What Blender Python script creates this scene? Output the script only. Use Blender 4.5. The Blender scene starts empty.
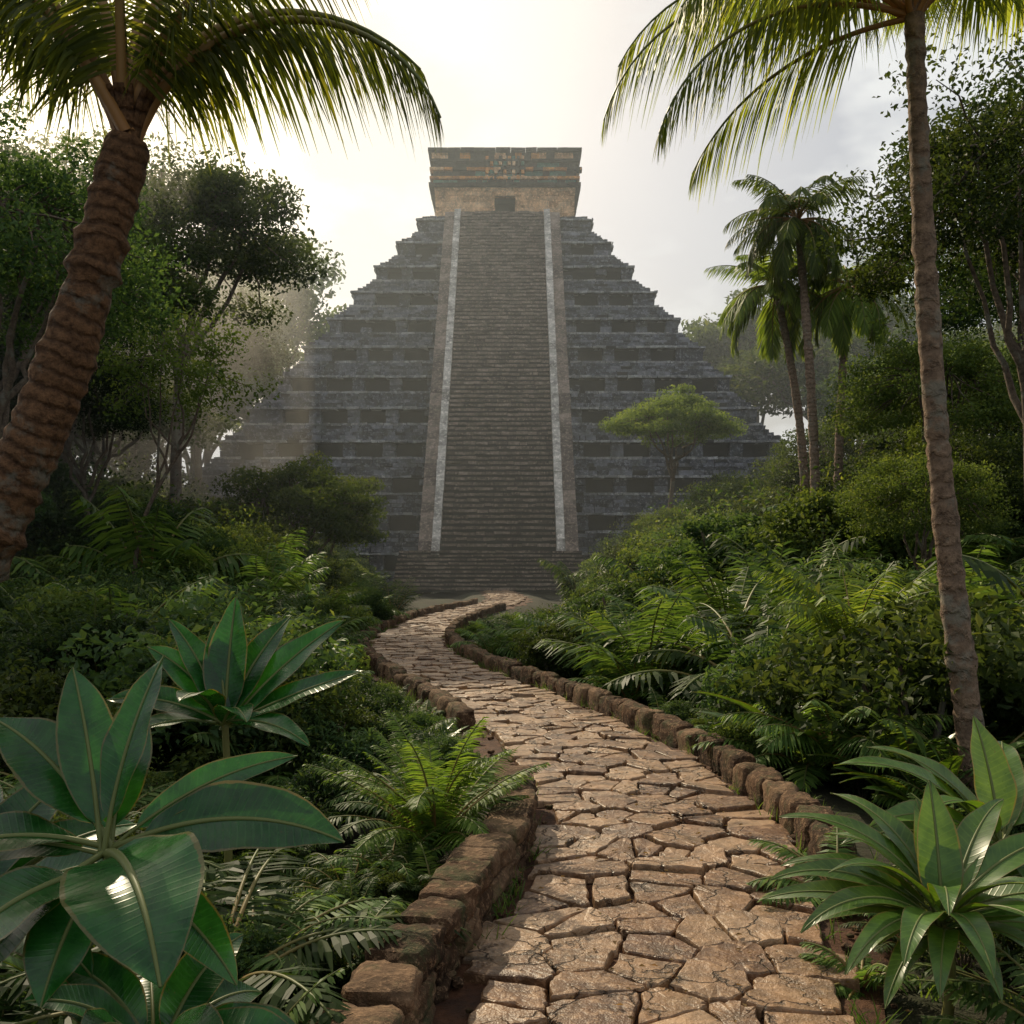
import bpy, math, random
import numpy as np
from mathutils import Vector, noise as mnoise
R=np.random.default_rng(7)
rad=math.radians
sc=bpy.context.scene
COL=sc.collection
# ---------------------------------------------------------------- mesh builder
class MB:
    def __init__(s): s.V=[];s.A=[];s.Q=[];s.QM=[];s.T=[];s.TM=[];s.n=0
    def add(s,V,Q=None,mat=0,A=None,T=None):
        V=np.asarray(V,float).reshape(-1,3); s.V.append(V)
        if A is None: A=np.full((len(V),3),.5)
        s.A.append(np.asarray(A,float).reshape(-1,3))
        if Q is not None and len(Q):
            Q=np.asarray(Q,int).reshape(-1,4)+s.n; s.Q.append(Q); s.QM.append(np.broadcast_to(np.asarray(mat),(len(Q),)).copy())
        if T is not None and len(T):
            T=np.asarray(T,int).reshape(-1,3)+s.n; s.T.append(T); s.TM.append(np.full(len(T),mat))
        s.n+=len(V)
    def build(s,name,mats,smooth=(),norm=False):
        V=np.concatenate(s.V);A=np.concatenate(s.A)
        if norm:
            V=V/ V[:,2].max()
        Q=np.concatenate(s.Q) if s.Q else np.zeros((0,4),int)
        T=np.concatenate(s.T) if s.T else np.zeros((0,3),int)
        M=np.concatenate(s.QM+s.TM)
        me=bpy.data.meshes.new(name)
        me.vertices.add(len(V)); me.vertices.foreach_set('co',V.astype(np.float32).ravel())
        L=np.concatenate([Q.ravel(),T.ravel()])
        me.loops.add(len(L)); me.loops.foreach_set('vertex_index',L.astype(np.int32))
        st=np.concatenate([np.arange(len(Q))*4,len(Q)*4+np.arange(len(T))*3])
        me.polygons.add(len(st)); me.polygons.foreach_set('loop_start',st.astype(np.int32))
        me.polygons.foreach_set('material_index',M.astype(np.int32))
        sm=np.isin(M,list(smooth)); me.polygons.foreach_set('use_smooth',sm)
        at=me.attributes.new('lc','FLOAT_VECTOR','POINT'); at.data.foreach_set('vector',A.astype(np.float32).ravel())
        for m in mats: me.materials.append(m)
        me.update(calc_edges=True); me.validate()
        if norm: me['rr']=float(np.percentile(np.hypot(V[:,0],V[:,1]),97))
        return me
def obj(name,me,loc=(0,0,0),parent=None,rz=0,s=1):
    o=bpy.data.objects.new(name,me); COL.objects.link(o); o.location=loc; o.rotation_euler=(0,0,rz)
    o.scale=(s,s,s) if np.isscalar(s) else s
    if parent: o.parent=parent
    return o
def empty(name,loc=(0,0,0)):
    o=bpy.data.objects.new(name,None); COL.objects.link(o); o.location=loc; o.empty_display_size=.2; return o
# ---------------------------------------------------------------- materials
def newmat(name):
    m=bpy.data.materials.new(name); m.use_nodes=True; nt=m.node_tree; nt.nodes.clear(); return m,nt
def N(nt,t,**k):
    n=nt.nodes.new(t)
    for a,b in k.items():
        if a in n.inputs: n.inputs[a].default_value=b
        else: setattr(n,a,b)
    return n
def ramp(nt,fac,stops,interp='LINEAR'):
    n=nt.nodes.new('ShaderNodeValToRGB'); n.color_ramp.interpolation=interp
    e=n.color_ramp.elements
    while len(e)<len(stops): e.new(.5)
    for i,(p,c) in enumerate(stops):
        e[i].position=p; e[i].color=(c[0],c[1],c[2],1) if not np.isscalar(c) else (c,c,c,1)
    nt.links.new(fac,n.inputs[0]); return n.outputs[0]
def mix(nt,f,a,b,mode='MIX'):
    n=nt.nodes.new('ShaderNodeMix'); n.data_type='RGBA'; n.blend_type=mode
    for i,v in ((0,f),(6,a),(7,b)):
        if isinstance(v,bpy.types.NodeSocket): nt.links.new(v,n.inputs[i])
        else: n.inputs[i].default_value=v if i==0 else (*v,1)
    return n.outputs[2]
def math_(nt,op,a,b=None,c=None):
    n=nt.nodes.new('ShaderNodeMath'); n.operation=op
    for i,v in enumerate((a,b,c)):
        if v is None: continue
        if isinstance(v,bpy.types.NodeSocket): nt.links.new(v,n.inputs[i])
        else: n.inputs[i].default_value=v
    return n.outputs[0]
def noise(nt,scale,detail=5,rough=.6,vec=None):
    n=N(nt,'ShaderNodeTexNoise',Scale=scale,Detail=min(detail,5),Roughness=rough)
    if vec is not None: nt.links.new(vec,n.inputs['Vector'])
    return n.outputs[0]
def geo(nt): return nt.nodes.new('ShaderNodeNewGeometry').outputs['Position']
def lc(nt):
    a=N(nt,'ShaderNodeAttribute',attribute_name='lc'); s=nt.nodes.new('ShaderNodeSeparateXYZ'); nt.links.new(a.outputs['Vector'],s.inputs[0]); return s.outputs
def finish(nt,color,rough=.8,bump=None,bs=.3,bd=.02,spec=.3,trans=None,tf=.35):
    p=N(nt,'ShaderNodeBsdfPrincipled'); p.inputs['Specular IOR Level'].default_value=spec
    if isinstance(rough,bpy.types.NodeSocket): nt.links.new(rough,p.inputs['Roughness'])
    else: p.inputs['Roughness'].default_value=rough
    if isinstance(color,bpy.types.NodeSocket): nt.links.new(color,p.inputs['Base Color'])
    else: p.inputs['Base Color'].default_value=(*color,1)
    if bump is not None:
        b=N(nt,'ShaderNodeBump',Strength=bs,Distance=bd); nt.links.new(bump,b.inputs['Height']); nt.links.new(b.outputs[0],p.inputs['Normal'])
    out=p.outputs[0]
    if trans is not None:
        t=N(nt,'ShaderNodeBsdfTranslucent'); nt.links.new(trans,t.inputs[0])
        m=N(nt,'ShaderNodeMixShader'); m.inputs[0].default_value=tf
        nt.links.new(out,m.inputs[1]); nt.links.new(t.outputs[0],m.inputs[2]); out=m.outputs[0]
    o=nt.nodes.new('ShaderNodeOutputMaterial'); nt.links.new(out,o.inputs[0])
def leafmat(name,dark,light,tl=1.8,rough=.6,tf=.36,spec=.15,warm=1.15):
    m,nt=newmat(name); x,t,r=lc(nt)
    oi=nt.nodes.new('ShaderNodeObjectInfo')
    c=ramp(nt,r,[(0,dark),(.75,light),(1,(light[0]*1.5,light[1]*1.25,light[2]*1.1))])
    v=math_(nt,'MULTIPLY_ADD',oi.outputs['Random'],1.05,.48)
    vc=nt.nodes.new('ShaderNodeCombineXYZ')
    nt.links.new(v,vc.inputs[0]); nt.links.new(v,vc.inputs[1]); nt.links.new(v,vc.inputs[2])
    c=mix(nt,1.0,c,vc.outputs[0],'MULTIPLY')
    tc=mix(nt,1.0,c,(tl*warm,tl*1.05,tl*.5),'MULTIPLY')
    finish(nt,c,rough,spec=spec,trans=tc,tf=tf); return m
M_leafA=leafmat('leaf_olive',(.03,.054,.013),(.09,.13,.034))
M_leafB=leafmat('leaf_deep',(.019,.042,.015),(.055,.095,.032))
M_leafC=leafmat('leaf_light',(.05,.085,.02),(.125,.175,.045))
M_fern=leafmat('fern_leaf',(.034,.07,.015),(.085,.145,.035),tl=2.0,rough=.5)
M_palm=leafmat('palm_leaf',(.04,.064,.012),(.095,.13,.024),tl=3.2,rough=.45,tf=.52,warm=1.3)
M_dry=leafmat('dry_leaf',(.14,.09,.04),(.24,.16,.07),tl=1.3,rough=.8)
def broad(name,dark,light,rough=.28,veins=26):
    m,nt=newmat(name); x,t,r=lc(nt)
    ax=math_(nt,'ABSOLUTE',x)
    ph=math_(nt,'SUBTRACT',math_(nt,'MULTIPLY',t,veins*6.283),math_(nt,'MULTIPLY',ax,9.0))
    w=math_(nt,'MULTIPLY_ADD',math_(nt,'SINE',ph),.5,.5)
    w=math_(nt,'POWER',w,10)
    rib=math_(nt,'LESS_THAN',ax,.035)
    c=ramp(nt,noise(nt,9,4,.6,geo(nt)),[(.3,dark),(.7,light)])
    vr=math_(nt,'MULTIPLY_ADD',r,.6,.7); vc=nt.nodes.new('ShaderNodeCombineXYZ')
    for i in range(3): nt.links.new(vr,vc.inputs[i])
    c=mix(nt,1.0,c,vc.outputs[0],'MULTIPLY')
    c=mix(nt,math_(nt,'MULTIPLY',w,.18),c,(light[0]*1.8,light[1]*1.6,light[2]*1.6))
    sp_=noise(nt,60,3,.6,geo(nt)); c=mix(nt,ramp(nt,sp_,[(.66,0.),(.72,.5)]),c,(.09,.08,.03))
    c=mix(nt,ramp(nt,math_(nt,'ADD',ax,math_(nt,'MULTIPLY',noise(nt,20,3,.6,geo(nt)),.12)),[(.98,0.),(1.05,.7)]),c,(.14,.11,.04))
    c=mix(nt,math_(nt,'MULTIPLY',rib,.75),c,(.14,.22,.07))
    tc=mix(nt,1.0,c,(2.8,2.2,.7),'MULTIPLY')
    rg=math_(nt,'MULTIPLY_ADD',noise(nt,14,3,.6,geo(nt)),.35,rough-.14)
    finish(nt,c,rg,bump=math_(nt,'SUBTRACT',1.0,w),bs=.18,bd=.003,spec=.55,trans=tc,tf=.3); return m
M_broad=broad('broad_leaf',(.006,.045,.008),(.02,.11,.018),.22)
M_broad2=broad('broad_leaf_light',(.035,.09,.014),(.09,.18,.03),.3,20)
def bark(name,a,b,rings=0,scale=8,ra=.35):
    m,nt=newmat(name); x,t,r=lc(nt); p=geo(nt)
    n=noise(nt,scale,8,.75,p); c=ramp(nt,n,[(.3,a),(.5,b),(.72,tuple(min(1,k*1.7) for k in b))])
    h=n
    if rings:
        s=math_(nt,'SINE',math_(nt,'ADD',math_(nt,'MULTIPLY',t,rings*6.283),math_(nt,'MULTIPLY',noise(nt,3.5,5,.6,p),14)))
        s=math_(nt,'MULTIPLY_ADD',s,.5,.5)
        s2=math_(nt,'POWER',s,3)
        c=mix(nt,math_(nt,'MULTIPLY',s2,ra),c,(a[0]*.5,a[1]*.5,a[2]*.5))
        h=math_(nt,'ADD',math_(nt,'MULTIPLY',n,1.2),math_(nt,'MULTIPLY',s2,-.6))
    li=noise(nt,2.3,7,.7,p); c=mix(nt,ramp(nt,li,[(.53,0.),(.62,.6)]),c,(.2,.2,.16))
    finish(nt,c,.85,bump=h,bs=.9,bd=.035,spec=.2); return m
M_palmbark=bark('palm_bark',(.045,.022,.011),(.15,.078,.038),rings=11,scale=22,ra=.6)
M_palmbark2=bark('palm_bark_pale',(.12,.08,.055),(.24,.17,.12),rings=6,scale=14)
M_bark=bark('tree_bark',(.045,.034,.025),(.12,.09,.065),scale=10)
M_slim=bark('slim_bark',(.08,.053,.037),(.2,.135,.09),rings=5,scale=14,ra=.25)
m,nt=newmat('frond_stem'); x,t,r=lc(nt)
finish(nt,ramp(nt,t,[(0,(.28,.13,.04)),(.35,(.26,.16,.05)),(.8,(.12,.14,.04))]),.5); M_stem=m
def stone(name,c0,c1,c2,moss=.0,scale=1.2,rough=.9,speck=True,bd=.05,cracks=0,spec=.2,wet=1.7):
    m,nt=newmat(name); x,t,r=lc(nt); p=geo(nt)
    base=ramp(nt,r,[(0,c0),(.5,c1),(1,c2)])
    n=noise(nt,scale,9,.75,p)
    c=mix(nt,.9,base,ramp(nt,n,[(.3,.25),(.5,.95),(.68,1.6)]),'MULTIPLY')
    h=n
    if speck:
        n2=noise(nt,scale*4,8,.78,p)
        c=mix(nt,ramp(nt,n2,[(.53,0.),(.62,.75)]),c,tuple(k*wet for k in c2)); h=math_(nt,'ADD',n,math_(nt,'MULTIPLY',n2,.5))
    if moss: c=mix(nt,ramp(nt,noise(nt,scale*.9,6,.7,p),[(.5,0.),(.66,moss)]),c,(.05,.065,.025))
    if cracks:
        vv=N(nt,'ShaderNodeTexVoronoi',feature='DISTANCE_TO_EDGE',Scale=cracks)
        nz=N(nt,'ShaderNodeTexNoise',Scale=6.,Detail=5); nt.links.new(p,nz.inputs['Vector'])
        va=nt.nodes.new('ShaderNodeVectorMath'); va.operation='MULTIPLY_ADD'; nt.links.new(nz.outputs['Color'],va.inputs[0]); va.inputs[1].default_value=(.3,.3,.3); nt.links.new(p,va.inputs[2])
        nt.links.new(va.outputs[0],vv.inputs['Vector'])
        cr=ramp(nt,vv.outputs['Distance'],[(0.,1.),(.03,0.)])
        cr=math_(nt,'MULTIPLY',cr,ramp(nt,noise(nt,1.7,2,.5,p),[(.42,0.),(.55,1.)]))
        c=mix(nt,math_(nt,'MULTIPLY',cr,.85),c,(.03,.018,.01)); h=math_(nt,'SUBTRACT',h,cr)
    finish(nt,c,rough,bump=h,bs=.8,bd=bd,spec=spec); return m
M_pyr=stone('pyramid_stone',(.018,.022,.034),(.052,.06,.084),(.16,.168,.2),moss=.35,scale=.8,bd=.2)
M_ledge_lit=stone('sunlit_ledge_stone',(.12,.128,.15),(.2,.21,.23),(.3,.305,.31),moss=.35,scale=.8,bd=.15)  # lighter colour paints in the sunlight along the terrace ledges
M_core_shade=stone('shaded_pyramid_core',(.006,.006,.008),(.008,.008,.01),(.01,.01,.012),scale=.8,speck=False,bd=.1)  # near-black colour paints the shade inside niches and the temple doorway
M_riser_shade=stone('shaded_riser_stone',(.01,.009,.008),(.018,.015,.014),(.03,.025,.022),scale=.8,speck=False,bd=.1)  # risers coloured dark to paint the shadow line under each tread nosing
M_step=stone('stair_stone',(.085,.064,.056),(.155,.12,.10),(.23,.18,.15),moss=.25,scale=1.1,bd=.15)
M_rail=stone('balustrade_stone',(.26,.24,.22),(.4,.38,.35),(.5,.47,.43),moss=.35,scale=.9,bd=.15)
M_tan=stone('temple_plaster',(.36,.2,.10),(.5,.3,.16),(.6,.4,.24),moss=.1,scale=.9,bd=.1)
M_teal=stone('temple_paint_teal',(.01,.08,.07),(.02,.12,.10),(.05,.16,.12),scale=1.2,bd=.1)
M_rust=stone('temple_paint_ochre',(.25,.085,.015),(.44,.17,.035),(.48,.23,.07),scale=1.2,bd=.1)
M_tdark=stone('temple_dark_stone',(.01,.01,.01),(.02,.018,.016),(.05,.045,.04),scale=1.1,bd=.1)
M_flag=stone('flagstone',(.11,.052,.024),(.225,.125,.062),(.35,.22,.125),moss=.15,scale=3.2,rough=.44,bd=.025,cracks=2.6,spec=.5,wet=1.15)
M_wall=stone('wall_stone',(.045,.024,.012),(.10,.054,.028),(.17,.105,.06),moss=.7,scale=5,bd=.05)
m,nt=newmat('ground_soil'); p=geo(nt)
c=ramp(nt,noise(nt,.8,9,.7,p),[(.3,(.012,.015,.007)),(.5,(.03,.026,.013)),(.7,(.025,.04,.014))])
finish(nt,c,.95,bump=noise(nt,6,8,.7,p),bs=.8,bd=.08); M_ground=m
m,nt=newmat('path_dirt'); p=geo(nt)
c=ramp(nt,noise(nt,5,10,.75,p),[(.3,(.025,.011,.006)),(.55,(.09,.036,.015)),(.75,(.18,.085,.04))])
finish(nt,c,.8,bump=noise(nt,25,8,.75,p),bs=.9,bd=.03); M_dirt=m
# ---------------------------------------------------------------- path
PC=np.array([(.3,2.2),(.5,3.6),(.63,4.74),(.98,6.47),(1.17,7.6),(1.2,9.2),(.92,11.6),(-.1,15.7),(-1.45,20),(-2.45,24.4),(-2.95,29.3),(-2.7,36.7),(-1.85,44),(-.6,51),(-.2,58),(-.7,66),(-1.0,73)],float)
def catmull(P,n=24):
    out=[]
    Q=np.vstack([2*P[0]-P[1],P,2*P[-1]-P[-2]])
    for i in range(1,len(Q)-2):
        p0,p1,p2,p3=Q[i-1:i+3]
        for k in range(n):
            t=k/n; out.append(.5*((2*p1)+(p2-p0)*t+(2*p0-5*p1+4*p2-p3)*t*t+(-p0+3*p1-3*p2+p3)*t**3))
    out.append(P[-1]); return np.array(out)
PL=catmull(PC); seg=np.linalg.norm(np.diff(PL,axis=0),axis=1); PS=np.concatenate([[0],np.cumsum(seg)]); LEN=PS[-1]
TG=np.gradient(PL,PS,axis=0); TG/=np.linalg.norm(TG,axis=1)[:,None]
HW=.93
def pw(s,t):
    s=np.asarray(s,float);t=np.asarray(t,float)
    x=np.interp(s,PS,PL[:,0]);y=np.interp(s,PS,PL[:,1]);tx=np.interp(s,PS,TG[:,0]);ty=np.interp(s,PS,TG[:,1])
    l=np.hypot(tx,ty); return x+ty/l*t, y-tx/l*t, tx/l, ty/l   # +t is to the right
def s_at_y(y): return float(np.interp(y,PL[:,1],PS))
def pdist(x,y):
    x=np.asarray(x,float);y=np.asarray(y,float)
    d=np.full(x.shape,1e9)
    for q in PL[::4]: d=np.minimum(d,np.hypot(x-q[0],y-q[1]))
    return d
def sst(a,b,x): t=np.clip((x-a)/(b-a),0,1); return t*t*(3-2*t)
def ground(x,y):
    x=np.asarray(x,float);y=np.asarray(y,float); d=pdist(x,y)
    z=-.07-.38*sst(1.5,3.2,d)
    z=z+sst(1.5,3.5,d)*(.12*np.sin(x*1.1+y*.5)+.1*np.sin(y*.9-x*.4))
    z=z+2.6*sst(5,18,x)*sst(16,36,y)+1.6*sst(7,22,-x)*sst(18,45,y)
    z=z+6*sst(40,160,np.abs(x))*sst(20,120,np.hypot(x,y))
    return z
gy=np.concatenate([np.linspace(-60,0,14)[:-1],np.linspace(0,30,90),np.linspace(30,100,80)[1:],np.linspace(100,800,50)[1:]])
gx=np.unique(np.concatenate([-np.geomspace(6,500,55)[::-1],np.linspace(-6,6,70),np.geomspace(6,500,55)]).round(4))
X,Y=np.meshgrid(gx,gy); Z=ground(X,Y)
mb=MB(); nx=len(gx); ny=len(gy); I=np.arange(nx*ny).reshape(ny,nx)
mb.add(np.stack([X,Y,Z],-1).reshape(-1,3),np.stack([I[:-1,:-1],I[:-1,1:],I[1:,1:],I[1:,:-1]],-1).reshape(-1,4))
obj('ground',mb.build('ground',[M_ground],{0}))
mb=MB(); ss=np.linspace(0,LEN,420); tt=np.linspace(-1.3,1.3,15)
S,T=np.meshgrid(ss,tt,indexing='ij'); x,y,_,_=pw(S,T*(1+.12*np.sin(S*1.7)*np.sign(T)))
z=-.035+.012*np.sin(x*9+y*4)+.010*np.sin(y*13)-.02*(np.abs(T)>1.2)
I=np.arange(S.size).reshape(S.shape)
mb.add(np.stack([x,y,z],-1).reshape(-1,3),np.stack([I[:-1,:-1],I[:-1,1:],I[1:,1:],I[1:,:-1]],-1).reshape(-1,4))
path=empty('stone_path'); obj('path_bed',mb.build('path_bed',[M_dirt],{0}),parent=path)
def clip(poly,nx_,ny_,c):
    out=[];n=len(poly)
    for i in range(n):
        a=poly[i];b=poly[(i+1)%n]; da=a[0]*nx_+a[1]*ny_-c; db=b[0]*nx_+b[1]*ny_-c
        if da<=0: out.append(a)
        if (da<0)!=(db<0) and abs(da-db)>1e-12:
            k=da/(da-db); out.append((a[0]+(b[0]-a[0])*k,a[1]+(b[1]-a[1])*k))
    return out
seeds=[];s=.3
while s<LEN-.2:
    ds=.30*R.uniform(.65,1.4); nc=int(R.choice([3,4,5,6],p=[.15,.4,.3,.15]))
    w=2*HW/nc
    for k in range(nc): seeds.append((s+R.uniform(-.13,.13),-HW+w*(k+.5)+R.uniform(-.14,.14)))
    s+=ds
seeds=np.array(seeds); mb=MB()
for i,(cs,ct) in enumerate(seeds):
    le=-HW-.02+.1*math.sin(cs*3.1)+.05*R.standard_normal(); re=HW+.05*R.standard_normal()+.08*math.sin(cs*2.3)
    poly=[(cs-1,le),(cs+1,le),(cs+1,re),(cs-1,re)]
    near=seeds[np.abs(seeds[:,0]-cs)<1.1]; gap=R.uniform(.006,.019)
    for (qs,qt) in near:
        dx=qs-cs;dy=qt-ct;l=math.hypot(dx,dy)
        if l<1e-6: continue
        poly=clip(poly,dx/l,dy/l,((cs+qs)*dx/l+(ct+qt)*dy/l)/2-gap)
        if len(poly)<3: break
    if len(poly)<3: continue
    P=np.array(poly)
    P=P[np.linalg.norm(P-np.roll(P,1,0),axis=1)>.025]
    if len(P)<3: continue
    Nx=np.roll(P,-1,0); P=np.stack([P*.94+Nx*.06,P*.72+Nx*.28,P*.5+Nx*.5,P*.28+Nx*.72,P*.06+Nx*.94],1).reshape(-1,2)
    P=P+R.normal(0,.0075,P.shape); cen=P.mean(0); n=len(P)
    if R.random()<.03: continue
    h=R.uniform(.0,.042); ti=R.normal(0,.035,2)
    d=P-cen; ln=np.linalg.norm(d,axis=1)[:,None]
    rings=[(P-d/ln*.012,0.),(P-d/ln*.003,-.007),(P,-.02),(P,-.07)]
    Vs=[]
    for q,dz in rings:
        x,y,_,_=pw(q[:,0],q[:,1]); z=h+dz+(q-cen)@ti
        if dz==0.: z=z+R.normal(0,.002,n)
        Vs.append(np.stack([x,y,z],1))
    x,y,_,_=pw(cen[0],cen[1]); Vs.append(np.array([[x,y,h+R.uniform(-.004,.004)]]))
    V=np.concatenate(Vs); k=np.arange(n);k2=(k+1)%n; Q=[]
    for r_ in range(3): Q.append(np.stack([r_*n+k,(r_+1)*n+k,(r_+1)*n+k2,r_*n+k2],1))
    T_=np.stack([np.full(n,4*n),k,k2],1)
    rv=R.random(); mb.add(V,np.concatenate(Q),0,np.tile([rv,rv,rv],(len(V),1)),T=T_)
obj('flagstones',mb.build('flagstones',[M_flag]),parent=path)
# ---------------------------------------------------------------- rough block
def cubetpl(m=6):
    V=[];Q=[]
    g=np.linspace(-1,1,m)
    for ax in range(3):
        for sg in (-1,1):
            a,b=np.meshgrid(g,g,indexing='ij'); P=np.zeros((m,m,3)); P[...,ax]=sg; P[...,(ax+1)%3]=a; P[...,(ax+2)%3]=b
            I=np.arange(m*m).reshape(m,m)+len(V)*m*m
            q=np.stack([I[:-1,:-1],I[1:,:-1],I[1:,1:],I[:-1,1:]],-1).reshape(-1,4)
            if sg<0: q=q[:,::-1]
            V.append(P.reshape(-1,3)); Q.append(q)
    return np.concatenate(V),np.concatenate(Q)
CT,CQ=cubetpl(8)
def rblock(mb,c,h,ang,mat=0,pn=7,amp=.1):
    P=CT/ (np.sum(np.abs(CT)**pn,1)**(1/pn))[:,None]
    off=R.uniform(-50,50,3)
    nz=np.array([mnoise.noise(Vector(p*1.4+off))+.6*mnoise.noise(Vector(p*3.5+off)) for p in P])
    P=P*(1+amp*nz)[:,None]*np.asarray(h)
    P[:,2]+=P[:,0]*R.normal(0,.05)
    ca,sa=math.cos(ang),math.sin(ang)
    V=np.stack([P[:,0]*ca-P[:,1]*sa,P[:,0]*sa+P[:,1]*ca,P[:,2]],1)+np.asarray(c)
    r=R.random(); mb.add(V,CQ,mat,np.tile([r,r,r],(len(V),1)))
def wall(name,y0,y1,off,courses,hh,dep,ll):
    mb=MB(); zb=-.12
    for ci in range(courses):
        s=s_at_y(y0)+R.uniform(0,.2)
        while s<s_at_y(y1):
            L=R.uniform(*ll); x,y,tx,ty=pw(s+L/2,off+R.normal(0,.015)); h=hh*R.uniform(.8,1.15)
            rblock(mb,(x,y,zb+hh/2+ci*hh*.93),(L/2*1.05,dep/2*R.uniform(.9,1.12),h/2*1.06),math.atan2(ty,tx)+R.normal(0,.04),pn=5,amp=.18)
            s+=L*.97
    me=mb.build(name,[M_wall],{0}); return obj('stone_wall',me)
wall('wall_l',3.2,8.7,-1.18,3,.155,.32,(.22,.6))
wall('wall_r',7.0,46,1.16,1,.36,.27,(.25,.65))
wall('wall_l2',13.2,50,-1.16,1,.36,.28,(.3,.7))
# ---------------------------------------------------------------- pyramid
def boxes(mb,C,H,mat=0,jit=.0):
    C=np.asarray(C,float).reshape(-1,3);H=np.asarray(H,float).reshape(-1,3);n=len(C)
    cs=np.array([[x,y,z] for z in(-1,1) for y in(-1,1) for x in(-1,1)],float)
    V=C[:,None,:]+cs[None]*H[:,None,:]+R.normal(0,1,(n,8,3))*jit
    F=np.array([[0,2,3,1],[4,5,7,6],[0,1,5,4],[2,6,7,3],[0,4,6,2],[1,3,7,5]])
    Q=(F[None]+np.arange(n)[:,None,None]*8).reshape(-1,4)
    r=R.random((n,1,3)); A=np.broadcast_to(r,(n,8,3)).reshape(-1,3)
    mt=np.repeat(np.broadcast_to(np.asarray(mat),(n,)),6) if not np.isscalar(mat) else mat
    mb.add(V.reshape(-1,3),Q,mt,A)
def row(x0,x1,a,b):
    e=[x0]
    while e[-1]<x1-b*.8: e.append(e[-1]+R.uniform(a,b))
    e.append(x1); e=np.array(e); return (e[:-1]+e[1:])/2,(e[1:]-e[:-1])/2
PX=-.8; H0=39.8; NT=12; th=H0/NT; YB=125.0
pyr=empty('stepped_pyramid',(0,0,0))
mbp=MB();mbc=MB()
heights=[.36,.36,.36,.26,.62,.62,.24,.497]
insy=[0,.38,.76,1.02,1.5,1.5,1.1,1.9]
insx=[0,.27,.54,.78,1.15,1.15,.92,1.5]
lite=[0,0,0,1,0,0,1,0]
for i in range(NT):
    z=i*th
    hwx=8.6+(H0-z)*.587; yf=110-(H0-z)*.78
    for c,(h,iy,ix) in enumerate(zip(heights,insy,insx)):
        W=hwx-ix; yy=yf+iy
        niche=c in(4,5)
        cin=1.15 if niche else .25
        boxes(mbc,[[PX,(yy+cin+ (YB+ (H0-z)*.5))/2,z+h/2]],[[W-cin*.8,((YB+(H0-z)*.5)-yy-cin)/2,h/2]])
        cx,hx=row(-W,W,.45,1.4)
        keep=np.abs(cx-(-.2))>5.9
        if niche:
            cxn,hxn=[],[]
            xs=6.0
            while xs<W-.6:
                pw_=1.15 if xs+3.5<W else W-xs
                for sg in(-1,1):
                    cxn.append(sg*(xs+pw_/2));hxn.append(pw_/2)
                xs+=3.5
            for sg in(-1,1): cxn.append(sg*(W-.6));hxn.append(.6)
            cx=np.array(cxn);hx=np.array(hxn);keep=np.ones(len(cx),bool)
        keep&=R.random(len(cx))>.03
        cx=cx[keep];hx=hx[keep];n=len(cx)
        dp=R.uniform(.0,.14,n)
        C=np.stack([cx+PX,np.full(n,yy+.6)-dp,np.full(n,z+h/2)],1); Hh=np.stack([hx-.025,np.full(n,.6),np.full(n,h/2-.022)],1)
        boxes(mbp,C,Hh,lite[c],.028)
        for sg in(-1,1):
            cy,hy=row(yy+1.25,YB,1.0,2.4); n=len(cy)
            if n<1: continue
            C=np.stack([np.full(n,PX+sg*(W-.45))+sg*R.uniform(0,.1,n),cy,np.full(n,z+h/2)],1)
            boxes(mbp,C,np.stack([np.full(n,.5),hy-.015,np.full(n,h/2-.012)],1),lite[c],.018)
        z+=h
obj('terraces',mbp.build('terraces',[M_pyr,M_ledge_lit]),parent=pyr); obj('core',mbc.build('core',[M_core_shade]),parent=pyr)
SX=-1.05; mb=MB(); nst=80; z0=3.0; ys0,ys1=77.0,108.2
for k in range(nst):
    z=z0+(H0-z0)*k/nst; h=(H0-z0)/nst; y=ys0+(ys1-ys0)*k/nst
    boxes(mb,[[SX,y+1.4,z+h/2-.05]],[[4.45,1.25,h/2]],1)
    cx,hx=row(-4.45,4.45,.5,1.3); n=len(cx); dz=R.normal(0,.018,n)
    boxes(mb,np.stack([cx+SX,y+1.3+R.normal(0,.04,n),z+h-.10+dz],1),np.stack([hx-.01,np.full(n,1.35),np.full(n,.11)],1),0,.018)
for k in range(10):
    z=.3*k-.1; y=71.6+k*.52
    boxes(mb,[[SX-.6,y+(79-y)/2+.14,z+.15]],[[7.0,(79-y)/2,.15]],1)
    cx,hx=row(-7.6,6.4,.6,1.5); n=len(cx)
    boxes(mb,np.stack([cx+SX,y+ (79-y)/2+R.normal(0,.03,n),z+.24+R.normal(0,.012,n)],1),np.stack([hx-.01,np.full(n,(79-y)/2),np.full(n,.075)],1),0,.018)
obj('stairway',mb.build('stairway',[M_step,M_riser_shade]),parent=pyr)
mb=MB()
sl=(H0-z0)/(ys1-ys0)
def prism(mb,x0,x1,ya,za,yb,zb,drop,mat=0):
    V=[(x0,ya,za),(x1,ya,za),(x1,yb,zb),(x0,yb,zb),(x0,ya,za-drop),(x1,ya,za-drop),(x1,yb,zb-drop),(x0,yb,zb-drop)]
    r=R.random(); V=np.array(V)+R.normal(0,.012,(8,3))
    mb.add(V,[[0,1,2,3],[7,6,5,4],[0,4,5,1],[1,5,6,2],[2,6,7,3],[3,7,4,0]],mat,np.tile([r]*3,(8,1)))
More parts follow.
